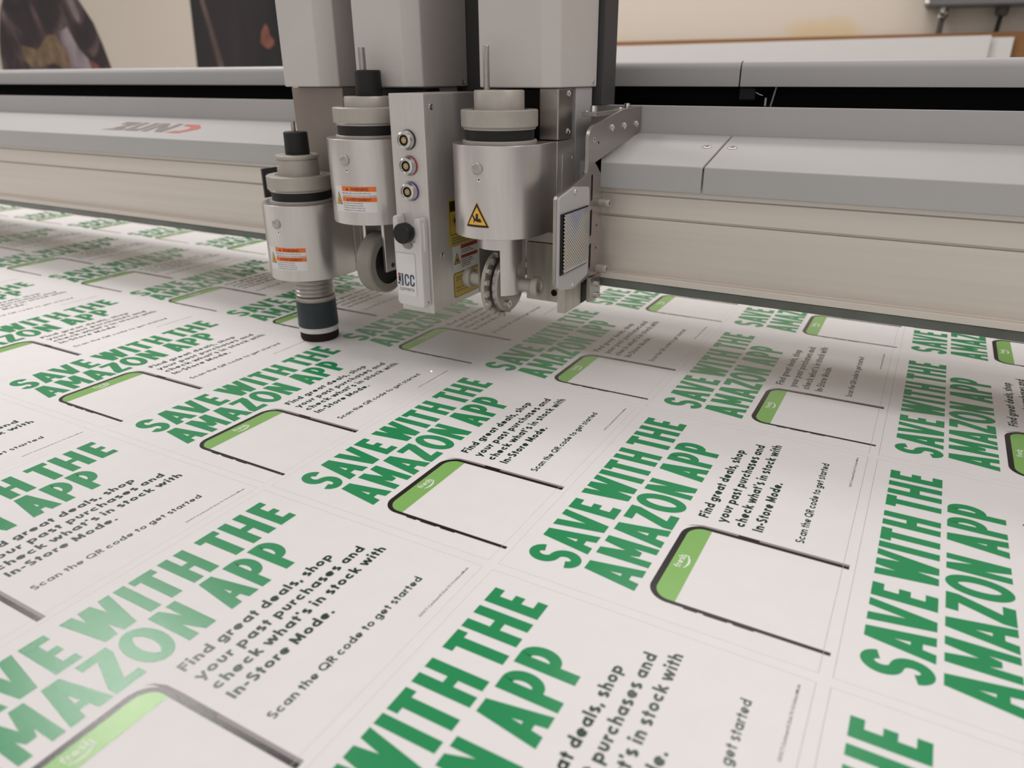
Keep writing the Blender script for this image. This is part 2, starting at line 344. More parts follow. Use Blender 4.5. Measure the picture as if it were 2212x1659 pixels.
# geometric lettering: strokes on a cap height of 1, returns (list of strokes, list of dots, advance)
XH = 0.71
def glyph(ch, w):
    h = w/2; r = XH/2 - h; cy = XH/2; cx = h + r; st = []; dots = []; adv = XH
    asc = 1.06
    if ch == 'a': st = [arc(cx, cy, r, r, 0, 360, 20), [(XH-h, 0), (XH-h, XH)]]
    elif ch == 'c': st = [arc(cx, cy, r, r, 42, 318, 16)]; adv = XH*0.93
    elif ch == 'd': st = [arc(cx, cy, r, r, 0, 360, 20), [(XH-h, 0), (XH-h, asc)]]
    elif ch == 'e': st = [arc(cx, cy, r, r, -4, -322, 18)[::-1] if 0 else arc(cx, cy, r, r, 0, 318, 18), [(h, cy-0.02), (XH-h*0.9, cy-0.02)]]
    elif ch == 'f': st = [[(0.18+h*0, 0), (0.18, 0.84)], arc(0.38, 0.80, 0.20, 0.26-h, 180, 75, 8), [(0, XH-h*0.8), (0.42, XH-h*0.8)]]; adv = 0.42
    elif ch == 'g': st = [arc(cx, cy, r, r, 0, 360, 20), [(XH-h, XH), (XH-h, -0.02)], arc(cx, -0.02, r, 0.27-h, 0, -155, 10)]
    elif ch == 'h': ra = 0.30-h; st = [[(h, 0), (h, asc)], [(h+0.0, XH-h-ra)] + arc(h+ra, XH-h-ra, ra, ra, 180, 0, 10) + [(h+2*ra, 0)]]; adv = 2*ra+w
    elif ch == 'i': st = [[(h, 0), (h, XH)]]; dots = [(h, 0.95)]; adv = w
    elif ch == 'k': st = [[(h, 0), (h, asc)], [(h, 0.30), (0.52, XH)], [(0.24, 0.40), (0.56, 0)]]; adv = 0.60
    elif ch == 'l': st = [[(h, 0), (h, asc)]]; adv = w
    elif ch == 'm': ra = 0.26-h; st = [[(h, 0), (h, XH)]] + [[(h+2*ra*k, XH-h-ra)] + arc(h+ra+2*ra*k, XH-h-ra, ra, ra, 180, 0, 8) + [(h+2*ra*(k+1), 0)] for k in (0, 1)]; adv = 4*ra+w
    elif ch == 'n': ra = 0.30-h; st = [[(h, 0), (h, XH)], [(h, XH-h-ra)] + arc(h+ra, XH-h-ra, ra, ra, 180, 0, 10) + [(h+2*ra, 0)]]; adv = 2*ra+w
    elif ch == 'o': st = [arc(cx, cy, r, r, 0, 360, 20)]
    elif ch == 'p': st = [arc(cx, cy, r, r, 0, 360, 20), [(h, -0.29), (h, XH)]]
    elif ch == 'r': st = [[(h, 0), (h, XH)], arc(h+0.24, XH-h-0.20, 0.24, 0.20, 180, 80, 8)]; adv = 0.40
    elif ch == 's': st = [arc(0.26, XH*0.735-0.0, 0.20-h*0.3, XH*0.265-h*0.55, 35, 270, 10) + arc(0.26, XH*0.265, 0.21-h*0.3, XH*0.265-h*0.55, 90, -145, 10)[1:]]; adv = 0.52
    elif ch == 't': st = [[(0.20, 0), (0.20, 0.93)], [(0, XH-h*0.8), (0.40, XH-h*0.8)]]; adv = 0.40
    elif ch == 'u': ra = 0.30-h; st = [[(h, XH), (h, h+ra)] + arc(h+ra, h+ra, ra, ra, 180, 360, 10) + [(h+2*ra, XH)]]; adv = 2*ra+w
    elif ch == 'w': st = [[(0.06, XH), (0.27, 0), (0.47, XH), (0.67, 0), (0.88, XH)]]; adv = 0.94
    elif ch == 'y': st = [[(0.05, XH), (0.34, 0.02)], [(0.60, XH), (0.20, -0.28)]]; adv = 0.64
    elif ch == 'F': st = [[(h, 0), (h, 1)], [(h, 1-h), (0.56, 1-h)], [(h, 0.50), (0.52, 0.50)]]; adv = 0.56
    elif ch == 'I': st = [[(h, 0), (h, 1)]]; adv = w
    elif ch == 'S': st = [arc(0.33, 0.735, 0.24-h*0.4, 0.265-h*0.7, 28, 270, 12) + arc(0.33, 0.265, 0.27-h*0.4, 0.265-h*0.7, 90, -150, 12)[1:]]; adv = 0.65
    elif ch == 'M': st = [[(h+0.02, 0), (h+0.06, 1)], [(h+0.06, 0.96), (0.48, 0.12)], [(0.48, 0.12), (0.90-h, 0.96)], [(0.90-h, 1), (0.94-h, 0)]]; adv = 0.96
    elif ch == 'Q': st = [arc(0.5, 0.5, 0.5-h, 0.5-h, 0, 360, 24), [(0.56, 0.30), (0.90, -0.04)]]; adv = 1.0
    elif ch == 'R': st = [[(h, 0), (h, 1)], [(h, 1-h), (0.36, 1-h)] + arc(0.36, 0.72, 0.28-h, 0.28-h, 90, -90, 8) + [(h, 0.44+h)], [(0.30, 0.46), (0.58, 0)]]; adv = 0.62
    elif ch == '-': st = [[(0.02, 0.36), (0.34, 0.36)]]; adv = 0.36
    elif ch == "'": st = [[(h, 0.72), (h, 1.04)]]; adv = w
    elif ch == '.': dots = [(h*1.1, h*1.1)]; adv = w*1.1
    elif ch == ',': st = [[(h*1.2, h*1.8), (h*0.5, -0.17)]]; adv = w*1.1
    elif ch == ' ': adv = 0.22
    return st, dots, adv
def stroke_text(art, body, u, v, cap, weight, h, m, width=None, track=0.10):
    pen = 0; items = []
    for ch in body:
        st, dots, adv = glyph(ch, weight); items.append((pen, st, dots)); pen += adv + track
    pen -= track
    sx = (width/(pen*cap)) if width else 1.0
    for x, st, dots in items:
        for s in st:
            pts = [(u+(x+a)*cap*sx, v+b*cap) for a, b in s]
            if len(pts) == 2 or (len(pts) == 5 and len(s) == 5): art.line(pts, weight*cap, h, m)
            else: art.ribbon(pts, weight*cap, h, m)
        for a, b in dots: art.disc(u+(x+a)*cap*sx, v+b*cap, weight*cap*0.62, h, m, 12)

# ------------------------------------------------------------------ the printed card (one mesh, shared by every copy)
CW, CH, TH = 0.235, 0.17145, 0.0006
def card_mesh():
    mb = MB(); g = 0.00007
    mb.box(-CW/2+g, CW/2-g, -CH/2+g, CH/2-g, -TH, 0, 0)
    A = Art(mb, lambda u, v, h: (u/1000-CW/2, v/1000-CH/2, h))
    H = 0.00004; m = 1
    q = lambda *p: A.poly(list(p), H, m)
    # headline, line one
    b, t = 130.3, 162.0; hs = 5.9
    S_ = arc(21.6, b+22.5, 4.8, 6.35, 15, 270, 18) + arc(21.6, b+9.45, 4.9, 6.5, 90, -165, 18)[1:]
    A.ribbon(S_, 6.2, H, m)
    def Aa(x0, x1, b, t):
        c = (x0+x1)/2; f = 6.7
        q((x0, b), (x0+f, b), (c+2.2, t), (c-4.1, t)); q((x1-f, b), (x1, b), (c+4.1, t), (c-2.2, t))
        lx = lambda y: x0+3+(c-4.1-x0)*(y-b)/(t-b); rx = lambda y: x1-3-(x1-c-4.1)*(y-b)/(t-b)
        y0, y1 = b+5.9, b+11.2; q((lx(y0), y0), (rx(y0), y0), (rx(y1), y1), (lx(y1), y1))
    def Vv(x0, x1, b, t):
        c = (x0+x1)/2; f = 6.4
        q((x0, t), (x0+f, t), (c+2.4, b), (c-3.9, b)); q((x1-f, t), (x1, t), (c+3.9, b), (c-2.4, b))
    def Ee(x0, x1, b, t):
        A.rect(x0, x0+6.7, b, t, H, m); A.rect(x0, x1, b, b+hs, H, m); A.rect(x0, x1-0.4, t-hs, t, H, m); A.rect(x0, x1-1.2, b+12.9, b+18.6, H, m)
    def Tt(x0, x1, b, t):
        c = (x0+x1)/2; A.rect(x0, x1, t-hs, t, H, m); A.rect(c-3.3, c+3.3, b, t, H, m)
    def Hh(x0, x1, b, t):
        A.rect(x0, x0+6.5, b, t, H, m); A.rect(x1-6.5, x1, b, t, H, m); A.rect(x0, x1, b+12.9, b+18.7, H, m)
    def Pp(x0, b, t):
        A.rect(x0, x0+6.4, b, t, H, m); yl = b+10.4
        A.ribbon([(x0+2, t-2.9), (x0+7, t-2.9)] + arc(x0+7, (t+yl)/2, 4.7, (t-yl)/2-2.9, 90, -90, 14) + [(x0+2, yl+2.9)], 5.9, H, m)
    Aa(31.6, 51.0, b, t); Vv(50.3, 69.2, b, t); Ee(72.0, 84.7, b, t)
    for (a0, a1, c0, c1) in ((92.0, 98.4, 96.0, 102.6), (101.6, 108.2, 96.0, 102.6), (101.6, 108.2, 106.0, 112.9), (112.4, 118.6, 106.0, 112.9)):
        q((c0, b), (c1, b), (a1, t), (a0, t))
    A.rect(120.7, 127.2, b, t, H, m); Tt(129.6, 143.7, b, t); Hh(147.3, 164.2, b, t)
    Tt(172.0, 186.2, b, t); Hh(188.7, 206.6, b, t); Ee(210.6, 223.1, b, t)
    # headline, line two
    b, t = 95.2, 127.0
    Aa(14.0, 33.1, b, t)
    A.rect(36.1, 41.9, b, t, H, m); A.rect(49.7, 55.5, b, t, H, m)
    q((36.1, t), (42.6, t), (47.9, b+8), (43.6, b+8)); q((49.0, t), (55.5, t), (48.0, b+8), (43.7, b+8))
    Aa(57.4, 77.0, b, t)
    A.rect(78.6, 93.9, t-hs, t, H, m); A.rect(78.2, 93.4, b, b+hs, H, m); q((78.2, b+hs), (86.0, b+hs), (93.9, t-hs), (86.1, t-hs))
    A.ribbon(arc(104.7, (b+t)/2, 6.5, 13.3, 0, 360, 36)[:-1], 6.2, H, m, closed=True)
    A.rect(116.5, 122.2, b, t, H, m); A.rect(126.8, 132.6, b, t, H, m); q((116.5, t), (122.9, t), (132.6, b), (126.2, b))
    Aa(142.3, 160.4, b, t); Pp(162.9, b, t); Pp(180.4, b, t)
    # body copy
    m = 2
    for s, y, x1 in (('Find great deals, shop', 79.7, 201.6), ('your past purchases and', 68.6, 216.3), ("check what's in stock with", 57.6, 222.0), ('In-Store Mode.', 46.6, 166.5)):
        stroke_text(A, s, 101.6, y, 6.4, 0.240, H, m, width=x1-101.6)
    stroke_text(A, 'Scan the QR code to get started', 101.6, 22.9, 4.9, 0.195, H, m, width=108.2)
    A.text('23OCT-CartInsert9.25x6.75-V2-InStoreMode', 184.0, 5.9, 1.45, H, 3, width=45.8, off=0.006)
    # phone picture
    R0, R1 = 12.6, 9.4
    outer = [(13.6, 0)] + arc(13.6+R0, 89.9-R0, R0, R0, 180, 90, 12) + arc(91.0-R0, 89.9-R0, R0, R0, 90, 0, 12) + [(91.0, 0)]
    inner = [(16.1, 0)] + arc(16.1+R1, 86.2-R1, R1, R1, 180, 90, 12) + arc(88.3-R1, 86.2-R1, R1, R1, 90, 0, 12) + [(88.3, 0)]
    for i in range(len(outer)-1): A.poly([outer[i], outer[i+1], inner[i+1], inner[i]], H, 3)
    top = arc(16.1+R1, 86.2-R1, R1, R1, 180-10*0, 90, 12) + arc(88.3-R1, 86.2-R1, R1, R1, 90, 0, 12)
    A.poly([(16.1, 73.5)] + [p for p in top if p[1] > 73.6] + [(88.3, 73.5)], H, 5)
    A.poly([(91.0, 0.0), (93.0, 0.0), (93.0, 70.0), (92.6, 80.0), (90.4, 86.0), (87.5, 89.0), (89.6, 85.5), (91.0, 78.0)], H, 4)
    for y0, y1 in ((60.9, 68.2), (45.5, 57.6), (32.2, 42.7)): A.rect(12.9, 13.7, y0, y1, H, 3)
    A.rect(90.9, 92.5, 46.2, 58.5, H+0.00001, 3)
    stroke_text(A, 'fresh', 45.4, 80.0, 3.9, 0.175, H+0.00003, 6, width=12.6, track=0.08)
    smile = arc(51.4, 84.0, 8.6, 7.2, 232, 315, 12)
    for i in range(len(smile)-1):
        A.ribbon([smile[i], smile[i+1]], 0.35+1.0*math.sin(PI*(i+0.7)/len(smile)), H+0.00003, 6)
    A.line([(55.6, 79.9), (58.2, 80.2), (57.6, 77.9)], 0.55, H+0.00003, 6)
    return mb
_card0 = build('printed_card', card_mesh(), [PAPER, GREEN, DKGREEN, BLACKINK, GREYINK, LIME, WHITEINK], smooth=False)
_visible = [(-1, j) for j in range(-3, 2)] + [(0, j) for j in range(-6, 2)] + [(1, j) for j in range(-8, 2)] + [(2, j) for j in range(-9, 2)]
ORD = ['rightmost', 'second from the right', 'third from the right', 'fourth from the right', 'fifth from the right', 'sixth from the right',
       'seventh from the right', 'eighth from the right', 'ninth from the right', 'tenth from the right', 'eleventh from the right']
ROWS = {-1: 'row nearest the viewer', 0: 'second nearest row', 1: 'third nearest row', 2: 'farthest row'}
for n, (i, j) in enumerate(_visible):
    o = _card0 if n == 0 else _card0.copy()
    if n: COL.objects.link(o)
    o.rotation_euler = (0, 0, PI/2)
    o.location = (-0.0034 + j*0.1778 - CH/2, -0.0889 + i*0.2413 + CW/2, 0)
    o['label'] = 'white card with green headline, %s in the %s' % (ORD[1-j], ROWS[i])
    o['category'] = 'card'; o['group'] = 'printed cards cut side by side on the sheet'

# the waste sheet the cards are cut from: a lattice of narrow strips, with the ends of the phone pictures printed over the cut
def waste_mesh():
    mb = MB(); g = 0.00007
    xs = {-2.30, 0.62}; ys = {-0.62, 1.0}; holes = []
    for i, j in _visible:
        x0, y0 = -0.0034 + j*0.1778 - CH, -0.0889 + i*0.2413
        holes.append((x0-g, x0+CH+g, y0-g, y0+CW+g))
        for v in holes[-1][:2]: xs.add(round(v, 6))
        for v in holes[-1][2:]: ys.add(round(v, 6))
    xs = sorted(xs); ys = sorted(ys)
    solid = {}
    for a in range(len(xs)-1):
        for b in range(len(ys)-1):
            cx, cy = (xs[a]+xs[a+1])/2, (ys[b]+ys[b+1])/2
            solid[a, b] = not any(h[0] < cx < h[1] and h[2] < cy < h[3] for h in holes)
    for (a, b), s in solid.items():
        if not s: continue
        x0, x1, y0, y1 = xs[a], xs[a+1], ys[b], ys[b+1]
        mb.add([(x0,y0,0),(x1,y0,0),(x1,y1,0),(x0,y1,0)], [(0,1,2,3)]); mb.add([(x0,y0,-TH),(x1,y0,-TH),(x1,y1,-TH),(x0,y1,-TH)], [(3,2,1,0)])
        for da, db, p, q in ((1,0,(x1,y0),(x1,y1)), (-1,0,(x0,y1),(x0,y0)), (0,1,(x1,y1),(x0,y1)), (0,-1,(x0,y0),(x1,y0))):
            if not solid.get((a+da, b+db), False):
                mb.add([(*p,-TH),(*q,-TH),(*q,0),(*p,0)], [(0,1,2,3)])
    for i, j in _visible:
        x0, y0 = -0.0034 + j*0.1778, -0.0889 + i*0.2413
        A = Art(mb, lambda u, v, h: (x0 - v/1000, y0 + u/1000, h))
        A.rect(13.6, 16.1, -3.3, -0.2, 0.00004, 1); A.rect(88.3, 91.0, -3.3, -0.2, 0.00004, 1); A.rect(91.0, 93.0, -3.3, -0.2, 0.00004, 2)
    return mb
tag(build('waste_sheet', waste_mesh(), [PAPER, BLACKINK, GREYINK], smooth=False), 'white leftover sheet of narrow strips framing the cut cards', 'sheet')

# ------------------------------------------------------------------ room
struct(build('floor', MB().box(-7.5, 3.2, -3.0, 2.6, -0.95, -0.90), FLOORM))
struct(build('wall_back', MB().box(-7.5, 3.2, 2.6, 2.7, -0.90, 2.1), wall_mat()))

# ------------------------------------------------------------------ cutting table
t = thing('cutting_table', 'wide flat cutting table carrying the printed sheet under the beam', 'table', (-0.8, 0.2, -0.9))
build('table_bed', MB().box(-2.5, 0.84, -0.75, 1.15, -0.09, -TH), FELT, t, 0.002)
for x0, x1, y0, y1 in ((-2.56, -2.5, -0.8, 1.2), (0.84, 0.90, -0.8, 1.2), (-2.5, 0.84, -0.8, -0.75), (-2.5, 0.84, 1.15, 1.2)):
    build('side_rail', MB().box(x0, x1, y0, y1, -0.12, -TH), POWDER, t, 0.003)
for x in (-2.35, 0.7):
    for y in (-0.6, 1.0):
        build('leg', MB().box(x-0.05, x+0.05, y-0.05, y+0.05, -0.9, -0.09), POWDER, t, 0.004)

# ------------------------------------------------------------------ gantry beam
bm_ = thing('gantry_beam', 'long grey beam spanning the table behind the tool carriage', 'beam', (-0.8, 0.3, 0))
XL, XR = -2.54, 0.88
SEAM = -0.1655
ext = [(0.2365,0.0885),(0.2295,0.0885),(0.2295,0.0828),(0.2345,0.0828),(0.2345,0.078),(0.38,0.078),(0.38,0.181),(0.2365,0.181),(0.2365,0.1590),(0.2355,0.1580),
       (0.2355,0.1402),(0.2385,0.1402),(0.2385,0.1382),(0.2355,0.1382),(0.2355,0.0955),(0.2362,0.0925)]
build('front_extrusion', MB().prism(ext, 'x', XL, XR), EXTR, bm_, 0.0006)
build('guard_strip', MB().prism([(0.2308,0.0823),(0.2340,0.0823),(0.2340,0.0748),(0.2312,0.0748)], 'x', XL, XR), GUARD, bm_, 0.0004)
def cover(x0, x1):
    poly = [(0.2295,0.1632),(0.2295,0.1850),(0.315,0.2040),(0.315,0.2010),(0.2318,0.1826),(0.2318,0.1632)]
    return build('front_cover', MB().prism(poly, 'x', x0, x1), POWDER2, bm_, 0.0011)
coverL = cover(XL, SEAM-0.0006); coverR = cover(SEAM+0.0006, XR)
build('rear_panel', MB().prism([(0.3152,0.199),(0.3152,0.2283),(0.3185,0.2283),(0.3185,0.199)], 'x', XL, XR), POWDER2, bm_, 0.0006)
build('slot_liner', MB().prism([(0.319,0.2262),(0.392,0.2262),(0.392,0.262),(0.400,0.262),(0.400,0.20),(0.319,0.20)], 'x', XL, XR), VOID, bm_)
rc = [(0.3600,0.2441),(0.3600,0.2590)] + [(0.3600+0.0075-0.0075*math.cos(a*PI/12), 0.2590+0.0075*math.sin(a*PI/12)) for a in range(1, 7)] + \
     [(0.405,0.2672),(0.405,0.12),(0.4025,0.12),(0.4025,0.2645),(0.3685,0.2635),(0.3628,0.2585),(0.3628,0.2441)]
for x0, x1 in ((XL, -0.1752), (-0.1740, XR)):
    build('rear_cover', MB().prism(rc, 'x', x0, x1), POWDER2, bm_, 0.0005)
build('hinge_block', MB().box(-0.176, -0.160, 0.366, 0.390, 0.2315, 0.2440), BLACK, bm_, 0.002)
build('hinge_arm', MB().tube([(-0.1690, 0.370, 0.2445), (-0.1570, 0.368, 0.2375), (-0.1535, 0.368, 0.2365)], 0.0007), CHROME, bm_)
build('cable_pin', MB().tube([(-0.1505, 0.368, 0.2275), (-0.1505, 0.368, 0.2345)], 0.0009), WHITEPL, bm_)
build('cable_pin', MB().tube([(-0.1455, 0.368, 0.2270), (-0.1420, 0.368, 0.2450)], 0.0009), MATTEALU, bm_)
build('end_bracket', MB().box(XL-0.02, XL, 0.22, 0.41, -TH, 0.268), POWDER, bm_, 0.003)
build('end_bracket', MB().box(XR, XR+0.02, 0.22, 0.41, -TH, 0.268), POWDER, bm_, 0.003)
SLV = Vector((0, 0.0855, 0.0190)).normalized(); SLN = Vector((0, -SLV.z, SLV.y))
def shelf(u, v, h):                                   # millimetres along and up the sloping cover
    return Vector((u/1000, 0.2295, 0.1850)) + SLV*(v/1000) + SLN*h
def cap_screw(name, c, n, r, parent, socket=True, dome=0.45, metal=None):
    """flush round screw: c on the surface, n the outward direction (axis aligned or any)"""
    n = Vector(n).normalized(); a = n.orthogonal().normalized(); b = n.cross(a); mb = MB(); seg = 20
    prof = [(r, -0.0002), (r, r*dome*0.55), (r*0.8, r*dome*0.9), (r*0.5, r*dome), (r*0.5, r*dome), (r*0.42, r*dome*0.5)] if socket else \
           [(r, -0.0002), (r, r*dome*0.4), (r*0.85, r*dome*0.75), (r*0.5, r*dome*0.95), (r*0.12, r*dome)]
    vs = []; fs = []; k = len(prof)
    for i in range(seg):
        q = 2*PI*i/seg
        for rr, h in prof: vs.append(Vector(c) + a*rr*math.cos(q) + b*rr*math.sin(q) + n*h)
    for i in range(seg):
        j = (i+1) % seg
        for p in range(k-1): fs.append((i*k+p, j*k+p, j*k+p+1, i*k+p+1))
    mb.add(vs, fs, 0); mb.add([vs[i*k+k-1] for i in range(seg)], [tuple(range(seg))], 1 if socket else 0)
    return build(name, mb, [metal or CHROME, VOID], parent)
cap_screw('screw', shelf(-178.0, 52.7, 0), SLN, 0.0042, coverL, dome=0.2, metal=BUTTON)
cap_screw('screw', shelf(-156.0, 53.0, 0), SLN, 0.0042, coverR, dome=0.2, metal=BUTTON)
mb = MB(); A = Art(mb, shelf); H = 0.0002
A.poly([(-966,33),(-950,33),(-948,23),(-990,23)], H, 0); A.rect(-983, -951, 48, 59, H, 0); A.poly([(-976,32),(-960,32),(-950,50),(-965,50)], H, 0)
A.rect(-946, -934.5, 27, 59, H, 0); A.rect(-924, -912.5, 27, 59, H, 0); A.rect(-943, -916, 23, 33, H, 0)
A.rect(-908, -897, 23, 59, H, 0); A.rect(-878, -867, 23, 59, H, 0); A.poly([(-908,59),(-893,59),(-867,23),(-882,23)], H, 0)
A.poly([(-863,58),(-836,58),(-820,46),(-820,38),(-836,40),(-842,49),(-857,50)], H, 1); A.poly([(-820,40),(-835,22),(-860,22),(-853,30),(-842,32),(-836,42)], H, 1)
build('maker_logo', mb, [LOGOGREY, LOGORED], coverL, smooth=False)

# ------------------------------------------------------------------ tool carriage
cr_ = thing('tool_carriage', 'grey carriage with three upright housings mounted on the beam', 'carriage', (-0.42, 0.27, 0.2))
TOP = 0.62
def housing(x0, xs, ch, yb, z0=0.2452):
    yf = 0.1725
    poly = [(x0+0.002, yf), (xs-ch, yf), (xs, yf+ch), (xs, yb), (x0, yb), (x0, yf+0.002)]
    return build('housing', MB().prism(poly, 'z', z0, TOP), POWDER, cr_, 0.0012)
h1 = housing(-0.5640, -0.5054, 0.013, 0.2565); h2 = housing(-0.4738, -0.4080, 0.012, 0.2568); h3 = housing(-0.3433, -0.2733, 0.011, 0.2553)
cap_screw('screw', (-0.4080, 0.2480, 0.2490), (1, 0, 0), 0.0021, h2); cap_screw('screw', (-0.2733, 0.2470, 0.2490), (1, 0, 0), 0.0021, h3)
build('back_plate', MB().box(-0.578, -0.2680, 0.2572, 0.2860, 0.2297, TOP), CHAR, cr_, 0.0012)
build('slider_arm', MB().box(-0.52, -0.32, 0.2860, 0.345, 0.2310, 0.2415), CHAR, cr_, 0.001)
build('slide_column', MB().box(-0.5715, -0.5062, 0.1892, 0.2380, 0.1425, 0.2450), TAUPE, cr_, 0.0015)
build('slide_column', MB().box(-0.4690, -0.4150, 0.2000, 0.2500, 0.1500, 0.2450), POWDER, cr_, 0.0015)
build('slide_column', MB().box(-0.3330, -0.2757, 0.2190, 0.2520, 0.1300, 0.2450), POWDER2, cr_, 0.001)
sc = build('steel_cover', MB().box(-0.2930, -0.2752, 0.1842, 0.2112, 0.2050, 0.2450), STEEL, cr_, 0.0012)
for z in (0.2405, 0.2110): cap_screw('screw', (-0.2752, 0.2030, z), (1, 0, 0), 0.0026, sc)
for x0, x1 in ((-0.4700, -0.4140), (-0.3420, -0.2940)):
    build('cable_guide', MB().box(x0, x1, 0.1960, 0.2185, 0.2052, 0.2440), BLACK, cr_, 0.001)
build('cable_guide', MB().box(-0.5200, -0.4990, 0.1900, 0.2350, 0.1425, 0.1800), BLACK, cr_, 0.001)
# side bracket
def slot(y, z0, z1, r=0.0022):
    return [(y+r*math.cos(math.radians(a)), z1-r+r*math.sin(math.radians(a))) for a in range(0, 181, 30)] + \
           [(y+r*math.cos(math.radians(a)), z0+r+r*math.sin(math.radians(a))) for a in range(180, 361, 30)]
br = [(0.3140,0.2278),(0.2690,0.2264),(0.2090,0.2174),(0.2010,0.2158),(0.1958,0.2125),(0.1935,0.2069),(0.1943,0.1840),(0.1930,0.1800),(0.1880,0.1775),
      (0.1700,0.1735),(0.1380,0.1678),(0.1360,0.1655),(0.1360,0.0985),(0.1380,0.0945),(0.1410,0.0920),(0.1710,0.0860),(0.2040,0.0895),(0.2200,0.0880),(0.2265,0.0905),
      (0.2282,0.0960),(0.2282,0.1570),(0.2270,0.1590),(0.2230,0.1590),(0.2215,0.1633),(0.2217,0.1890),(0.3140,0.2065)]
bk = build('side_bracket', MB().prism(br, 'x', -0.2550, -0.2520, holes=[slot(0.2036,0.1550,0.1775), slot(0.2036,0.1250,0.1484), slot(0.2036,0.0963,0.1192)]), STEEL, cr_, 0.0007)
for y in (0.2420, 0.2709, 0.3010): cap_screw('screw', (-0.2520, y, 0.2126), (1, 0, 0), 0.0030, bk, dome=0.6)
for y, z in ((0.2051,0.2052),): cap_screw('hole', (-0.2520, y, z), (1, 0, 0), 0.0022, bk, dome=0.05)
for y, z in ((0.2145,0.2022),(0.2160,0.1330),(0.2160,0.1130)):
    build('pin_hole', MB().cyl((-0.2520, y, z), 0.0009, -0.0004, 0.0002, 'x', 12), VOID, bk)
for y, z in ((0.2215,0.1515),(0.2210,0.0935)):
    build('bolt', MB().lathe([(0.0036,0),(0.0036,0.0042),(0.0033,0.0044),(0.0033,0.0050),(0.0036,0.0052),(0.0036,0.0088),(0.0032,0.0094),(0.0017,0.0094),(0.0017,0.0060)], (-0.2520, y, z), 'x', 28), MATTEALU, bk)
build('top_plate', MB().prism([(-0.268,0.214),(-0.2551,0.214),(-0.2551,0.312),(-0.268,0.312)], 'z', 0.2225, 0.2262), STEEL, cr_, 0.0004)
build('bolt', MB().lathe([(0.0030,0),(0.0030,0.0042),(0.0016,0.0042),(0.0016,0.002)], (-0.2620, 0.3020, 0.2262), 'z', 24), CHROME, cr_)
build('bolt', MB().lathe([(0.0030,0),(0.0030,0.0046),(0.0016,0.0046),(0.0016,0.002)], (-0.2618, 0.2240, 0.2262), 'z', 24), CHROME, cr_)
cap_screw('screw', (-0.2640, 0.2900, 0.2262), (0, 0, 1), 0.0018, cr_); cap_screw('screw', (-0.2650, 0.2165, 0.2262), (0, 0, 1), 0.0016, cr_)
# reflector plate on the front half of the bracket
pl = [(0.1360,0.1650),(0.1378,0.1672),(0.1636,0.1721),(0.1912,0.1690),(0.1933,0.1672),(0.1950,0.0959),(0.1920,0.0932),(0.1632,0.0882),(0.1400,0.0926),(0.1360,0.0960)]
rp = build('reflector_plate', MB().prism(pl, 'x', -0.2520, -0.2496), POWDER2, cr_, 0.0006)
build('reflector_frame', MB().box(-0.2496, -0.2480, 0.1380, 0.1892, 0.1055, 0.1543), BLACK, rp, 0.0004)
mb = MB(); y0, y1, z0, z1 = 0.1404, 0.1886, 0.1068, 0.1536
n = 34                                                 # diagonal prism ribs clipped to the panel
dr = Vector((0.62, 0.78)); span = 0.075
for i in range(n):
    c0 = -0.036 + span*i/n*1.0; wd = span/n
    for (s0, s1, h0, h1_) in ((0, 0.5, 0, 0.0014), (0.5, 1, 0.0014, 0)):
        q = []
        for s, h, e in ((s0, h0, -1), (s1, h1_, -1), (s1, h1_, 1), (s0, h0, 1)):
            y = (y0+y1)/2 + dr.x*(c0+wd*s) - dr.y*0.06*e; z = (z0+z1)/2 + dr.y*(c0+wd*s) + dr.x*0.06*e
            q.append((-0.2479+h, y, z))
        for f in (lambda p: p[1]-y0, lambda p: y1-p[1], lambda p: p[2]-z0, lambda p: z1-p[2]):
            if q: q = clip(q, f)
        if len(q) > 2: mb.add(q, [tuple(range(len(q)))])
build('reflector', mb, REFL, rp, smooth=False, fixn=False)
for y, z in ((0.1644,0.1682),(0.1636,0.0918)): cap_screw('screw', (-0.2496, y, z), (1, 0, 0), 0.0021, rp, socket=False, dome=0.6)
# lower blocks
lb = build('lower_block', MB().box(-0.3135, -0.2640, 0.2000, 0.2290, 0.0622, 0.1155), RAWSTEEL, cr_, 0.0005)
build('pin_hole', MB().cyl((-0.2847, 0.2000, 0.0710), 0.0031, -0.0003, 0.001, 'y', 20), VOID, lb)
build('top_cap', MB().box(-0.3130, -0.2640, 0.2004, 0.2288, 0.1163, 0.1258), POWDER, cr_, 0.0006)
build('spacer_block', MB().box(-0.2695, -0.2620, 0.1755, 0.1998, 0.0612, 0.0850).box(-0.2638, -0.2620, 0.1998, 0.2090, 0.0612, 0.0850), RAWSTEEL, cr_, 0.0004)
build('sensor_block', MB().box(-0.2638, -0.2615, 0.2093, 0.2228, 0.0620, 0.0885), BLACK, cr_, 0.0004)
build('slot_shade_strip', MB().box(-0.2590, -0.2553, 0.1990, 0.2085, 0.0930, 0.1790), BLACK, cr_, 0.0004)  # black strip added as the shade seen through the bracket slots
stp = build('stop_plate', MB().box(-0.2555, -0.2515, 0.2060, 0.2290, 0.0650, 0.0880), STEEL, cr_, 0.0005)
for z in (0.0790, 0.0685):
    build('bolt', MB().lathe([(0.0026,0),(0.0026,0.0030),(0.0014,0.0030),(0.0014,0.0012)], (-0.2515, 0.2205, z), 'x', 20), CHROME, stp)

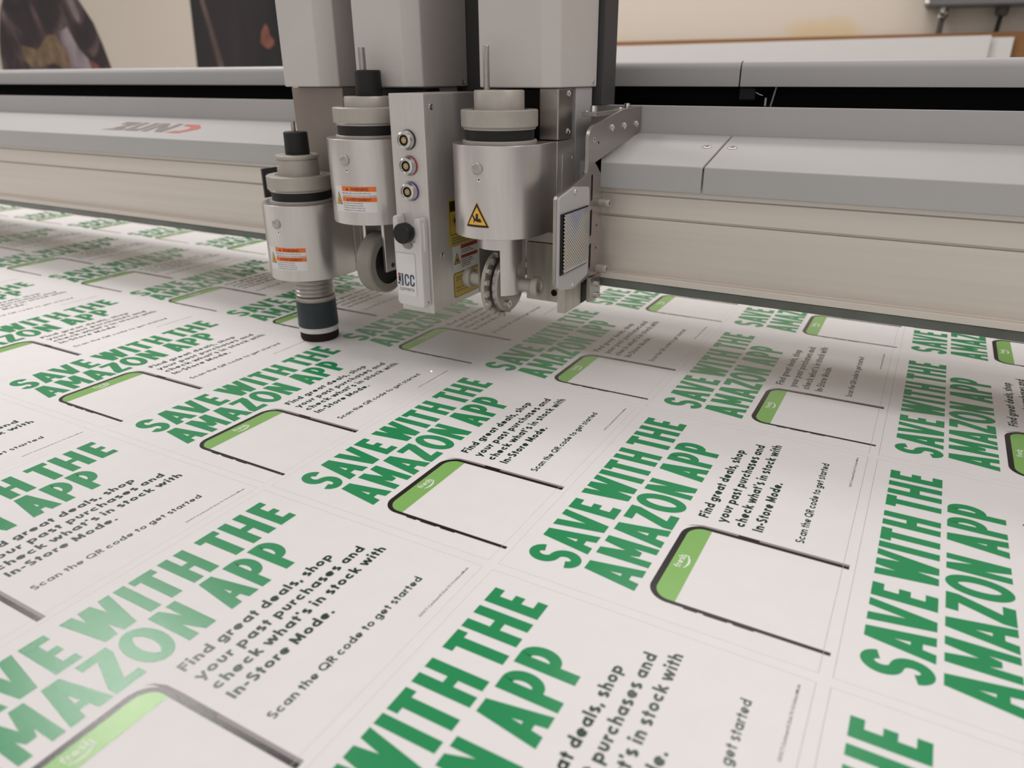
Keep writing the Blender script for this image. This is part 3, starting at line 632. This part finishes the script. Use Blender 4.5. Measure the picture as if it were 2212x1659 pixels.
# ------------------------------------------------------------------ tool modules
YA = 0.1574; RB = 0.0385
def cylmap(ax):                                       # (arc length mm, height m) on the barrel front
    def f(u, v, h):
        a = u/1000/RB; return (ax+(RB+h)*math.sin(a), YA-(RB+h)*math.cos(a), v/1000)
    return f
def module(name, label, ax, dz, hub, yback=0.2175):
    root = thing(name, label, 'machine tool', (ax, YA, 0.132+dz))
    poly = [(ax+RB*math.sin(a), YA-RB*math.cos(a)) for a in [(-90+180*k/40)*PI/180 for k in range(41)]]
    poly += [(ax+RB, 0.1838), (ax-RB, 0.1838)]
    bar = build('barrel', MB().prism(poly, 'z', 0.1319+dz, 0.2044+dz), ANOD, root, 0.0006, angle=30)
    mo = build('mount_block', MB().box(ax-RB+0.0003, ax+RB+0.0006, 0.1841, yback, 0.1319+dz, 0.2044+dz), ANOD, root, 0.0005)
    build('access_plate', MB().box(ax+RB+0.0006, ax+RB+0.0011, 0.1935, yback-0.001, 0.1560+dz, 0.1935+dz), ANOD, mo, 0.0002)
    cap_screw('screw', (ax+RB+0.0011, yback-0.0045, 0.1890+dz), (1, 0, 0), 0.0018, mo, dome=0.2)
    c = (ax, YA, dz)
    build('lower_washer', MB().lathe([(0.0300,0.2044),(0.0303,0.2050),(0.0303,0.2062),(0.0296,0.2068)], c, seg=64), MATTEALU, root)
    build('black_band', MB().cyl(c, 0.0281, 0.2068, 0.2148, seg=64), BLACK, root)
    build('upper_washer', MB().lathe([(0.0292,0.2148),(0.0292,0.2160)], c, seg=64), MATTEALU, root)
    build('clamping_ring', MB().lathe([(0.0298,0.2160),(0.0311,0.2172),(0.0311,0.2288),(0.0302,0.2296),(0.0230,0.2296),(0.0226,0.2288),(0.0198,0.2280)], c, seg=200, knurl=0.00016), MATTEALU, root, angle=30)
    build('hub', MB().lathe([(r, h) for r, h in hub], c, seg=56), MATTEALU, root)
    a = 0.045; s = (ax+RB*math.sin(a), YA-RB*math.cos(a)); nn = (math.sin(a), -math.cos(a), 0)
    cap_screw('button', (s[0], s[1], 0.1874+dz), nn, 0.0047, bar, socket=False, dome=0.42, metal=BUTTON)
    cap_screw('set_screw', (ax+RB*math.sin(a+0.03), YA-RB*math.cos(a+0.03), 0.1790+dz), nn, 0.0017, bar, dome=0.1)
    return root, bar
def warning_label(bar, ax, z1, u0=-14.2, u1=28.2):
    mb = MB(); A = Art(mb, cylmap(ax), 1.6); H = 0.00015; h2 = 0.00022; z0 = z1-22.3; um = u0+9.6
    A.rect(u0, u1, z0, z1, H, 0)
    A.rect(um, u1, z1-4.4, z1-0.2, h2, 1); A.rect(um, u1, z1-13.2, z1-9.2, h2, 1)
    A.text('WARNING', um+9.4, z1-3.7, 2.6, h2+0.0001, 3, width=16.5, off=0.02)
    A.text('AVERTISSEMENT', um+7.2, z1-12.4, 2.3, h2+0.0001, 3, width=21.0, off=0.015)
    for z in (z1-3.7, z1-12.5):
        A.poly([(um+4.6, z), (um+7.4 if z > z1-5 else um+6.6, z), (um+5.9, z+2.6)], h2+0.0001, 3)
    for k, (s, wd) in enumerate((('Moving parts can crush and cut', 27), ('Keep hands out of moving mechanism', 32))):
        A.text(s, um+0.6, z1-6.4-k*2.2, 1.15, h2, 4, width=wd, off=0.01)
    for k, (s, wd) in enumerate((('Les pieces en mouvement', 20), ('peuvent ecraser et couper', 20), ('Tenez les mains a l\'ecart du', 21.5), ('mecanisme en mouvement', 21.5))):
        A.text(s, um+0.6, z1-14.9-k*2.05, 1.05, h2, 4, width=wd, off=0.01)
    A.poly([(u0+0.6, z0+6.2), (um-0.6, z0+6.2), ((u0+um)/2, z0+17.5)], h2, 3); A.poly([(u0+1.4, z0+6.8), (um-1.4, z0+6.8), ((u0+um)/2, z0+16)], h2+0.0001, 2)
    A.poly([((u0+um)/2-1, z0+12.0), ((u0+um)/2+1.6, z0+8.4), ((u0+um)/2+0.4, z0+8.0)], h2+0.0002, 3)
    return build('warning_label', mb, [LABELW, ORANGE, YELLOW, DKRED, INKGREY], bar, smooth=False)

# left module, lowered, pressing on the sheet
hub1 = [(0.0197,0.2280),(0.0197,0.2384),(0.0193,0.2386),(0.0193,0.2436),(0.0188,0.2438),(0.0188,0.2446),(0.0203,0.2448),(0.0203,0.2472),(0.0194,0.2482)]
t1, b1 = module('pressing_tool', 'lowered leftmost tool with dark sleeve and foot touching the cards', -0.5425, -0.0628, hub1)
warning_label(b1, -0.5425, 102.4, u0=-13.6)
c1 = (-0.5410, YA, 0)
build('cap', MB().lathe([(0.0112,0.1854),(0.0115,0.1864),(0.0111,0.2052),(0.0103,0.2060)], c1), BLACK, t1)
build('rod', MB().cyl((-0.5437, YA+0.001, 0), 0.0021, 0.2058, 0.2150, seg=16), STEEL, t1)
build('side_plate', MB().box(-0.6020, -0.6000, 0.1640, 0.2150, 0.1390, 0.1680), CHAR, t1, 0.0003)
build('side_plate', MB().box(-0.5999, -0.5740, 0.2080, 0.2150, 0.1395, 0.1665), BLACK, t1, 0.0003)
c1 = (-0.5398, YA, 0)
prof = [(0.0165, 0.0690)]
for k in range(5):
    zc = 0.0662-k*0.0043
    prof += [(0.0165, zc+0.0023), (0.0190, zc+0.0017), (0.0201, zc), (0.0190, zc-0.0017), (0.0165, zc-0.0023)]
build('bellows', MB().lathe(prof, c1, seg=48), ANOD, t1, angle=60)
build('collar', MB().lathe([(0.0170,0.0466),(0.0196,0.0462),(0.0196,0.0440),(0.0186,0.0436),(0.0186,0.0424),(0.0200,0.0418)], c1), MATTEALU, t1)
build('sleeve', MB().lathe([(0.0190,0.0418),(0.0200,0.0412),(0.0205,0.0147)], c1), NAVY, t1)
build('white_ring', MB().cyl(c1, 0.0201, 0.0092, 0.0147), WHITEPL, t1)
build('foot', MB().lathe([(0.0184,0.0092),(0.0196,0.0075),(0.0197,0.0020),(0.0190,0.0002)], c1), BRUSH, t1)

# second module with the plain grey wheel
hub2 = [(0.0205,0.2280),(0.0205,0.2370),(0.0197,0.2382)]
t2, b2 = module('creasing_wheel_tool', 'second tool from the left with plain grey rubber wheel', -0.4495, 0.0, hub2, yback=0.1990)
warning_label(b2, -0.4495, 165.8)
c2 = (-0.4470, YA, 0)
build('cap', MB().lathe([(0.0112,0.2382),(0.0115,0.2392),(0.0113,0.2582),(0.0104,0.2592)], c2), BLACK, t2)
build('rod', MB().cyl((-0.4518, YA, 0), 0.0030, 0.2590, 0.2770, seg=18), STEEL, t2)
WX, WZ = -0.4475, 0.0908; WR = 0.0286
build('wheel', MB().lathe([(0.0200,-0.0085),(WR-0.0015,-0.0085),(WR,-0.0070),(WR,0.0070),(WR-0.0015,0.0085),(0.0200,0.0085)], (WX, YA, WZ), 'x', 64, close=False), RUBBER, t2)
build('wheel_core', MB().lathe([(0.0201,-0.0078),(0.0201,0.0072),(0.0120,0.0050)], (WX, YA, WZ), 'x', 48), BLACK, t2)
fk = build('fork', MB().box(WX+0.0092, WX+0.0128, YA-0.0095, YA+0.0095, 0.0835, 0.1319).box(WX-0.0128, WX-0.0092, YA-0.0095, YA+0.0095, 0.0835, 0.1319), ANOD, t2, 0.001)
build('axle_hole', MB().cyl((WX+0.0128, YA, WZ-0.0018), 0.0024, -0.0003, 0.0003, 'x', 18), CHAR, fk)
build('fork_mount', MB().box(WX-0.0090, WX+0.0090, YA-0.0095, YA+0.0095, 0.1280, 0.1319), BLACK, t2)

# right module with the perforating wheel
hub3 = [(0.0202,0.2280),(0.0202,0.2428),(0.0195,0.2438)]
t3, b3 = module('perforating_wheel_tool', 'rightmost tool with yellow pinch sign and toothed steel wheel', -0.3148, 0.0, hub3)
build('rod', MB().lathe([(0.0025,0.2436),(0.0025,0.2755),(0.0021,0.2762)], (-0.3262, YA, 0), seg=20), STEEL, t3)
mb = MB(); A = Art(mb, cylmap(-0.3148), 1.6); H = 0.00015
A.poly([(-10.7,142.3),(-10.2,141.6),(10.6,141.6),(11.2,142.3),(1.0,161.2),(0.3,161.2)], H, 0)
A.poly([(-10.2,142.2),(-9.8,141.9),(10.2,141.9),(10.6,142.2),(0.8,160.9),(0.4,160.9)], H+0.0001, 1)
A.poly([(-8.0,143.7),(8.4,143.7),(0.6,158.0)], H+0.0002, 0)
A.rect(-0.6, 1.6, 148.2, 152.6, H+0.0003, 1)                                                     # the blade over the hand
A.poly([(-4.4,152.0),(-3.3,151.6),(-1.2,148.8),(1.6,148.6),(4.2,149.2),(3.2,148.2),(5.4,147.2),(3.6,147.0),(5.0,145.9),(2.6,146.0),(-0.4,146.4),(-1.6,147.2),(-2.2,145.0),(-2.8,145.6),(-2.6,148.0),(-3.8,150.2)], H+0.0003, 1)
build('warning_label', mb, [AMBER, INKBLK], b3, smooth=False)
fx = -0.3148; fr = 0.0207
def seg_poly(a0, a1, n=18): return [(fx+fr*math.cos(math.radians(a0+(a1-a0)*k/n)), YA+fr*math.sin(math.radians(a0+(a1-a0)*k/n))) for k in range(n+1)]
aR = math.degrees(math.acos((-0.3055-fx)/fr)); aL = math.degrees(math.acos((-0.3268-fx)/fr)); aF = math.degrees(math.acos((-0.2955-fx)/fr))
fk = MB().cyl((fx, YA, 0), fr, 0.1198, 0.1319, seg=64)
fk.prism(seg_poly(-aR, aR), 'z', 0.1077, 0.1198)
fk.prism(seg_poly(-aR, -aF, 8) + seg_poly(aF, aR, 8), 'z', 0.0806, 0.1077)
fk.prism(seg_poly(aL, 360-aL), 'z', 0.0806, 0.1198)
build('fork', fk, ANOD, t3, angle=30)
ZC = 0.0872
build('wheel_disc', MB().lathe([(0.0040,-0.0024),(0.0243,-0.0024),(0.0246,-0.0021),(0.0246,0.0014),(0.0238,0.0024),(0.0040,0.0024)], (-0.3082, YA, ZC), 'x', 72), STEEL, t3)
tw = MB(); tw.cyl((-0.3165, YA, ZC), 0.0292, -0.0022, 0.0012, 'x', 72)
NT = 18
for k in range(NT):                                   # the ring of square perforating teeth
    a0, a1 = 2*PI*(k+0.12)/NT, 2*PI*(k+0.62)/NT
    vs = []
    for x in (-0.3162, -0.3120):
        for r, a in ((0.0262, a0), (0.0262, a1), (0.0305, a1-0.02), (0.0305, a0+0.05)):
            vs.append((x, YA+r*math.cos(a), ZC+r*math.sin(a)))
    tw.add(vs, [(0,1,2,3),(7,6,5,4),(0,4,5,1),(1,5,6,2),(2,6,7,3),(3,7,4,0)])
build('toothed_wheel', tw, MATTEALU, t3, angle=30, fixn=True)
build('wheel_spacer', MB().cyl((-0.3130, YA, ZC), 0.0190, -0.0030, 0.0026, 'x', 48), CHAR, t3)
build('wheel_bolt', MB().lathe([(0.0032,0),(0.0032,0.0022),(0.0017,0.0022),(0.0017,0.0004)], (-0.3058, 0.1512, 0.0706), 'x', 20), CHROME, t3)
for sx, x0 in ((1, -0.2955), (-1, -0.3330)):
    build('axle_knob', MB().lathe([(0.0058,0),(0.0058,0.0112*sx),(0.0060,0.0114*sx),(0.0078,0.0116*sx),(0.0087,0.0126*sx),(0.0087,0.0166*sx),(0.0078,0.0180*sx),(0.0054,0.0180*sx),(0.0048,0.0172*sx),(0.0044,0.0130*sx)], (x0, YA, 0.0878), 'x', 40), MATTEALU, t3, fixn=True)

# ------------------------------------------------------------------ registration camera between the tools
ic = thing('registration_camera', 'tall slim aluminium camera box with three round sockets and yellow side labels', 'camera', (-0.387, 0.17, 0.058))
X0, X1 = -0.4045, -0.3695
bd = build('body', MB().box(X0, X1-0.0006, 0.1318, 0.2150, 0.0580, 0.2413), CAMALU, ic, 0.0008)
build('front_plate', MB().box(X0, X1, 0.1300, 0.1316, 0.0575, 0.2413), CAMALU, ic, 0.0007)
for (x, z), ring in zip(((-0.3872, 0.2056), (-0.3868, 0.1850), (-0.3870, 0.1640)), (BLACK, REDRING, BLUERING)):
    sk = build('socket', MB().lathe([(0.0078,-0.0012),(0.0078,-0.0030),(0.0068,-0.0058),(0.0056,-0.0064),(0.0053,-0.0056),(0.0044,-0.0056)], (x, 0.1300, z), 'y', 40, close=False), SOCKETC, ic, fixn=True)
    build('code_ring', MB().cyl((x, 0.1300, z), 0.0081, -0.0014, 0.0, 'y', 40), ring, sk)
    build('socket_recess', MB().cyl((x, 0.1300, z), 0.0046, -0.0048, -0.001, 'y', 30), BLACK, sk)
    mb = MB().cyl((x, 0.1300, z), 0.0024, -0.0056, -0.004, 'y', 24, 0)
    npin = 4 if ring is BLACK else 5 if ring is REDRING else 6
    for k in range(npin):
        a = 2*PI*k/npin+0.7; mb.cyl((x+0.0014*math.cos(a), 0.1300, z+0.0014*math.sin(a)), 0.00036, -0.00575, -0.005, 'y', 8, 1)
    build('contact_insert', mb, [GOLD, INKBLK], sk)
# front flap with thumb screw
flap = [(-0.4005,0.0690),(-0.3985,0.0663),(-0.3735,0.0650),(-0.3720,0.0665),(-0.3720,0.1395),(-0.3732,0.1425),(-0.3752,0.1435),(-0.3772,0.1425),(-0.3782,0.1395),
        (-0.3782,0.1232),(-0.3812,0.1228)] + [(-0.3862+0.0060*math.cos(math.radians(a)), 0.1218+0.0052*math.sin(math.radians(a))) for a in range(-10, -171, -20)] + \
       [(-0.3952,0.1235),(-0.3952,0.1415),(-0.3964,0.1440),(-0.3982,0.1446),(-0.3998,0.1436),(-0.4005,0.1410)]
fp = build('front_flap', MB().prism(flap, 'y', 0.1190, 0.1299), WHITEPL, ic, 0.0008)
build('flap_rib', MB().lathe([(0.0001,-0.0125),(0.0009,-0.0118),(0.0011,0),(0.0009,0.0118),(0.0001,0.0125)], (-0.3719, 0.1245, 0.1270), 'z', 12), WHITEPL, fp)
cap_screw('hinge_screw', (-0.3720, 0.1255, 0.0690), (1, 0, 0), 0.0016, fp)
build('thumb_screw', MB().lathe([(0.0035,0),(0.0045,-0.006),(0.0080,-0.0072),(0.0086,-0.0085),(0.0086,-0.0150),(0.0078,-0.0162)], (-0.3838, 0.1240, 0.1318), 'y', 36), BLACK, ic, fixn=True)
mb = MB(); A = Art(mb, lambda u, v, h: (u/1000, 0.1190-h, v/1000)); H = 0.0002
A.rect(-399.3, -378.8, 75.0, 113.0, H*0.5, 0)
for a, b, c, d in ((-399.3,-378.8,112.8,113.0),(-379.0,-378.8,75.0,113.0)): A.rect(a, b, c, d, H*0.8, 4)
A.rect(-398.2, -395.6, 83.6, 94.6, H, 1); A.disc(-396.9, 92.8, 1.2, H*1.3, 2); A.disc(-397.6, 85.6, 2.0, H*1.3, 0); A.disc(-397.6, 85.8, 1.2, H*1.6, 3)
A.rect(-394.6, -392.9, 83.6, 94.6, H, 3)
for cx in (-389.0, -383.2): A.ribbon(arc(cx, 91.9, 1.7, 1.8, 0, 180, 10) + [(cx-1.7, 86.3)] + arc(cx, 86.3, 1.7, 1.8, 180, 360, 10), 1.5, H, 3); A.rect(cx+0.95, cx+2.45, 90.6, 91.9, H, 3); A.rect(cx+0.95, cx+2.45, 86.3, 87.6, H, 3)
A.text('camera', -397.4, 79.4, 3.7, H, 4, width=15.8)
build('camera_label', mb, [LABELW, INKBLK, LOGORED, INKBLUE, INKGREY], fp, smooth=False)
for y, z in ((0.1410, 0.2311), (0.1478, 0.1073)): cap_screw('screw', (X1-0.0006, y, z), (1, 0, 0), 0.0024, bd, dome=0.3)
side = lambda u, v, h: (X1-0.0006+h, u/1000, v/1000)
mb = MB(); A = Art(mb, side); H = 0.00015
A.rect(159.5, 206, 111.8, 153.3, H, 0); A.rect(161.2, 204, 143.6, 152.0, H*1.5, 1)
for a, b, c, d in ((161.2,204,142.9,143.6),(161.2,161.8,122.5,143.6),(161.2,204,121.9,122.5)): A.rect(a, b, c, d, H*1.5, 1)
A.disc(169.5, 134.5, 2.2, H*1.6, 1)
for k in range(16):
    a = 2*PI*k/16; A.ribbon([(169.5+2.5*math.cos(a), 134.5+2.5*math.sin(a)), (169.5+5.2*math.cos(a), 134.5+5.2*math.sin(a))], 0.4, H*1.6, 1)
for k in range(3): fine_print(A, 163.5, 118.6-k*2.4, 30, 1.1, H*1.6, 2, k)
build('laser_label', mb, [YELLOW, INKBLK, INKGREY], bd, smooth=False)
mb = MB(); A = Art(mb, side)
A.rect(163.2, 206, 88.2, 111.2, H, 0); A.rect(177.2, 206, 107.4, 111.0, H*1.5, 1); A.rect(177.2, 206, 98.2, 101.4, H*1.5, 1); A.rect(177.0, 177.2, 88.2, 111.2, H*1.5, 3)
A.poly([(164.8,94.6),(176.0,94.6),(170.4,105.4)], H*1.5, 3); A.poly([(165.9,95.2),(174.9,95.2),(170.4,104.0)], H*1.8, 2); A.disc(170.4, 97.9, 1.3, H*2.1, 3)
for k in range(8):
    a = 2*PI*k/8; A.ribbon([(170.4+1.3*math.cos(a), 97.9+1.3*math.sin(a)), (170.4+2.3*math.cos(a), 97.9+2.3*math.sin(a))], 0.35, H*2.1, 3)
A.text('WARNING', 182.5, 107.9, 2.4, H*1.8, 4, width=17); A.text('AVERTISSEMENT', 182.0, 98.7, 2.0, H*1.8, 4, width=20)
for k, z in enumerate((105.4, 103.4, 96.2, 94.2, 92.2, 90.2)): fine_print(A, 178.4, z, (16, 21, 18, 19, 15, 14)[k], 0.85, H*1.6, 3, 10+k)
build('caution_label', mb, [LABELW, RED, YELLOW, INKBLK, DKRED], bd, smooth=False)
mb = MB(); A = Art(mb, side)
def rrect(u0, u1, v0, v1, r): return arc(u1-r, v1-r, r, r, 0, 90, 6)+arc(u0+r, v1-r, r, r, 90, 180, 6)+arc(u0+r, v0+r, r, r, 180, 270, 6)+arc(u1-r, v0+r, r, r, 270, 360, 6)
A.poly(rrect(163.8, 206, 63.4, 86.6, 2.6), H, 1); A.poly(rrect(164.4, 205.4, 64.0, 86.0, 2.2), H*1.4, 0)
for k in range(5): fine_print(A, 167.5 if k != 2 else 176.0, (81.6, 79.0, 75.2, 71.8, 68.6)[k], (24, 20, 12, 21, 26)[k], 1.2, H*1.7, 2, 20+k)
build('data_label', mb, [YELLOW, INKBLK, INKGREY], bd, smooth=False)
# its red pilot laser, aimed down at the sheet
ls = bpy.data.lights.new('pilot_laser', 'SPOT'); ls.energy = 12.0; ls.color = (1, 0.05, 0.12); ls.spot_size = math.radians(1.6); ls.spot_blend = 0.6; ls.shadow_soft_size = 0.0004
lo = bpy.data.objects.new('pilot_laser', ls); COL.objects.link(lo); lo.location = (-0.3870, 0.1500, 0.0560)

# ------------------------------------------------------------------ background: posters, boards, electrical box
POSTA = picture_mat('dark_still_life_print', [(0.30, (0.020, 0.013, 0.016)), (0.47, (0.045, 0.022, 0.025)), (0.56, (0.13, 0.085, 0.085)), (0.64, (0.30, 0.24, 0.27)), (0.72, (0.22, 0.11, 0.045)), (0.82, (0.42, 0.36, 0.38))], 2.6, (1.3, 1, 0.8), 1.6)
POSTB = picture_mat('dark_figure_print', [(0.30, (0.010, 0.009, 0.010)), (0.60, (0.030, 0.022, 0.022)), (0.85, (0.060, 0.042, 0.040))], 1.6, (1.6, 1, 0.5), 0.8)
PINK = mat('pale_lilac_print', (0.36, 0.29, 0.31), 0.5, noise=(12, 0.3, (1, 1, 0.4))); OCHRE = mat('ochre_print', (0.22, 0.14, 0.075), 0.5, noise=(14, 0.45))
SKIN = mat('reddish_print', (0.22, 0.075, 0.05), 0.5, noise=(20, 0.3)); STAFF = mat('brown_grey_print', (0.12, 0.08, 0.07), 0.5, noise=(12, 0.25))
mb = MB()
edge = [(-4.40, 0.15), (-4.4534, 0.3102), (-4.4907, 0.4392), (-4.5365, 0.5543), (-4.632, 0.6776), (-4.74, 0.77), (-4.88, 0.84), (-5.05, 0.87), (-5.22, 0.84), (-5.37, 0.76), (-5.48, 0.65), (-5.565, 0.50), (-5.60, 0.4035), (-5.62, 0.30), (-5.64, 0.15)]
mb.prism(edge, 'y', 2.597, 2.5995, 0)
A = Art(mb, lambda u, v, h: (u, 2.597-h, v))
A.poly([(-4.86,0.52),(-4.80,0.54),(-4.73,0.42),(-4.62,0.33),(-4.66,0.30),(-4.80,0.31),(-4.84,0.40)], 0.0003, 1)
A.poly([(-5.16,0.42),(-5.02,0.50),(-4.93,0.50),(-4.86,0.36),(-4.90,0.30),(-5.02,0.34),(-5.25,0.31),(-5.34,0.36),(-5.33,0.45)], 0.0003, 2)
A.poly([(-4.66,0.355),(-4.60,0.34),(-4.55,0.305),(-4.64,0.30)], 0.0004, 3)
tag(build('wall_poster', mb, [POSTA, PINK, OCHRE, SKIN], smooth=False), 'dark arched picture with lilac and ochre shapes at far left wall', 'poster')
mb = MB()
mb.prism([(-3.705, 0.15), (-2.75, 0.15), (-2.75, 1.25), (-3.60, 1.25), (-3.655, 0.72), (-3.6633, 0.6349), (-3.6903, 0.3114)], 'y', 2.597, 2.5995, 0)
A = Art(mb, lambda u, v, h: (u, 2.597-h, v))
A.poly([(-3.5864,0.6314),(-3.62,0.80),(-3.58,0.80),(-3.5509,0.6299),(-3.5198,0.4973),(-3.45,0.20),(-3.50,0.20),(-3.5556,0.4984)], 0.0003, 1)
A.poly([(-3.13,0.505),(-3.16,0.47),(-3.178,0.42),(-3.15,0.395),(-3.12,0.388),(-3.085,0.405),(-3.08,0.43),(-3.105,0.45),(-3.11,0.49)], 0.0003, 2)
tag(build('wall_poster', mb, [POSTB, STAFF, SKIN], smooth=False), 'dark brown rectangular picture on the wall beside the left housing', 'poster')
tag(build('cardboard_sheet', MB().box(-1.9, 0.75, 2.528, 2.534, -0.90, 0.3765), CARDB, bevel=0.001), 'brown cardboard sheet standing behind the white boards', 'cardboard')
tag(build('foam_board', MB().box(-1.86, 0.1366, 2.514, 2.520, -0.90, 0.3610), FOAM, bevel=0.001), 'longer white board reaching farther right before the cardboard', 'board')
mb = MB().prism([(-1.88, -0.90), (0.0751, -0.90), (0.0751, 0.3667), (-1.88, 0.3560)], 'y', 2.499, 2.505)
tag(build('foam_board', mb, FOAM, bevel=0.001), 'frontmost white board with higher top edge ending short of the other', 'board')
eb = thing('electrical_box', 'grey metal electrical box on the wall at top right with two conduits', 'electrical box', (0.2, 2.54, 0.452))
bx = build('enclosure', MB().prism([(-0.1294, 0.4530), (0.62, 0.4400), (0.62, 0.95), (-0.1294, 0.95)], 'y', 2.48, 2.599), BOXG, eb, 0.006)
cap_screw('screw', (-0.1205, 2.480, 0.4625), (0, -1, 0), 0.0085, bx, socket=False, dome=0.7)
g = build('cable_gland', MB().lathe([(0.010,0.4540),(0.010,0.438),(0.015,0.434),(0.017,0.425),(0.013,0.418),(0.010,0.416)], (-0.0725, 2.565, 0)), CHROME, eb, fixn=True)
build('gland_screw', MB().lathe([(0.0001,0.0075),(0.005,0.006),(0.0075,0),(0.005,-0.006),(0.0001,-0.0075)], (-0.0630, 2.548, 0.4400)), CHROME, g, fixn=True)
build('conduit', MB().tube([(-0.0735, 2.565, 0.425), (-0.0765, 2.565, 0.30), (-0.0765, 2.575, -0.895)], 0.0085, 16), CONDUIT, eb)
build('cable_gland', MB().lathe([(0.018,0.4530),(0.019,0.440),(0.016,0.425),(0.010,0.422)], (0.0890, 2.565, 0)), CONDUIT, eb, fixn=True)
build('conduit', MB().tube([(0.0890, 2.565, 0.430), (0.0835, 2.565, 0.355), (0.0800, 2.575, -0.895)], 0.0070, 14), BLACK, eb)
# pilot laser aim
d = (Vector((-0.3778, 0.1320, 0.0)) - lo.location); lo.rotation_euler = d.to_track_quat('-Z', 'Y').to_euler()
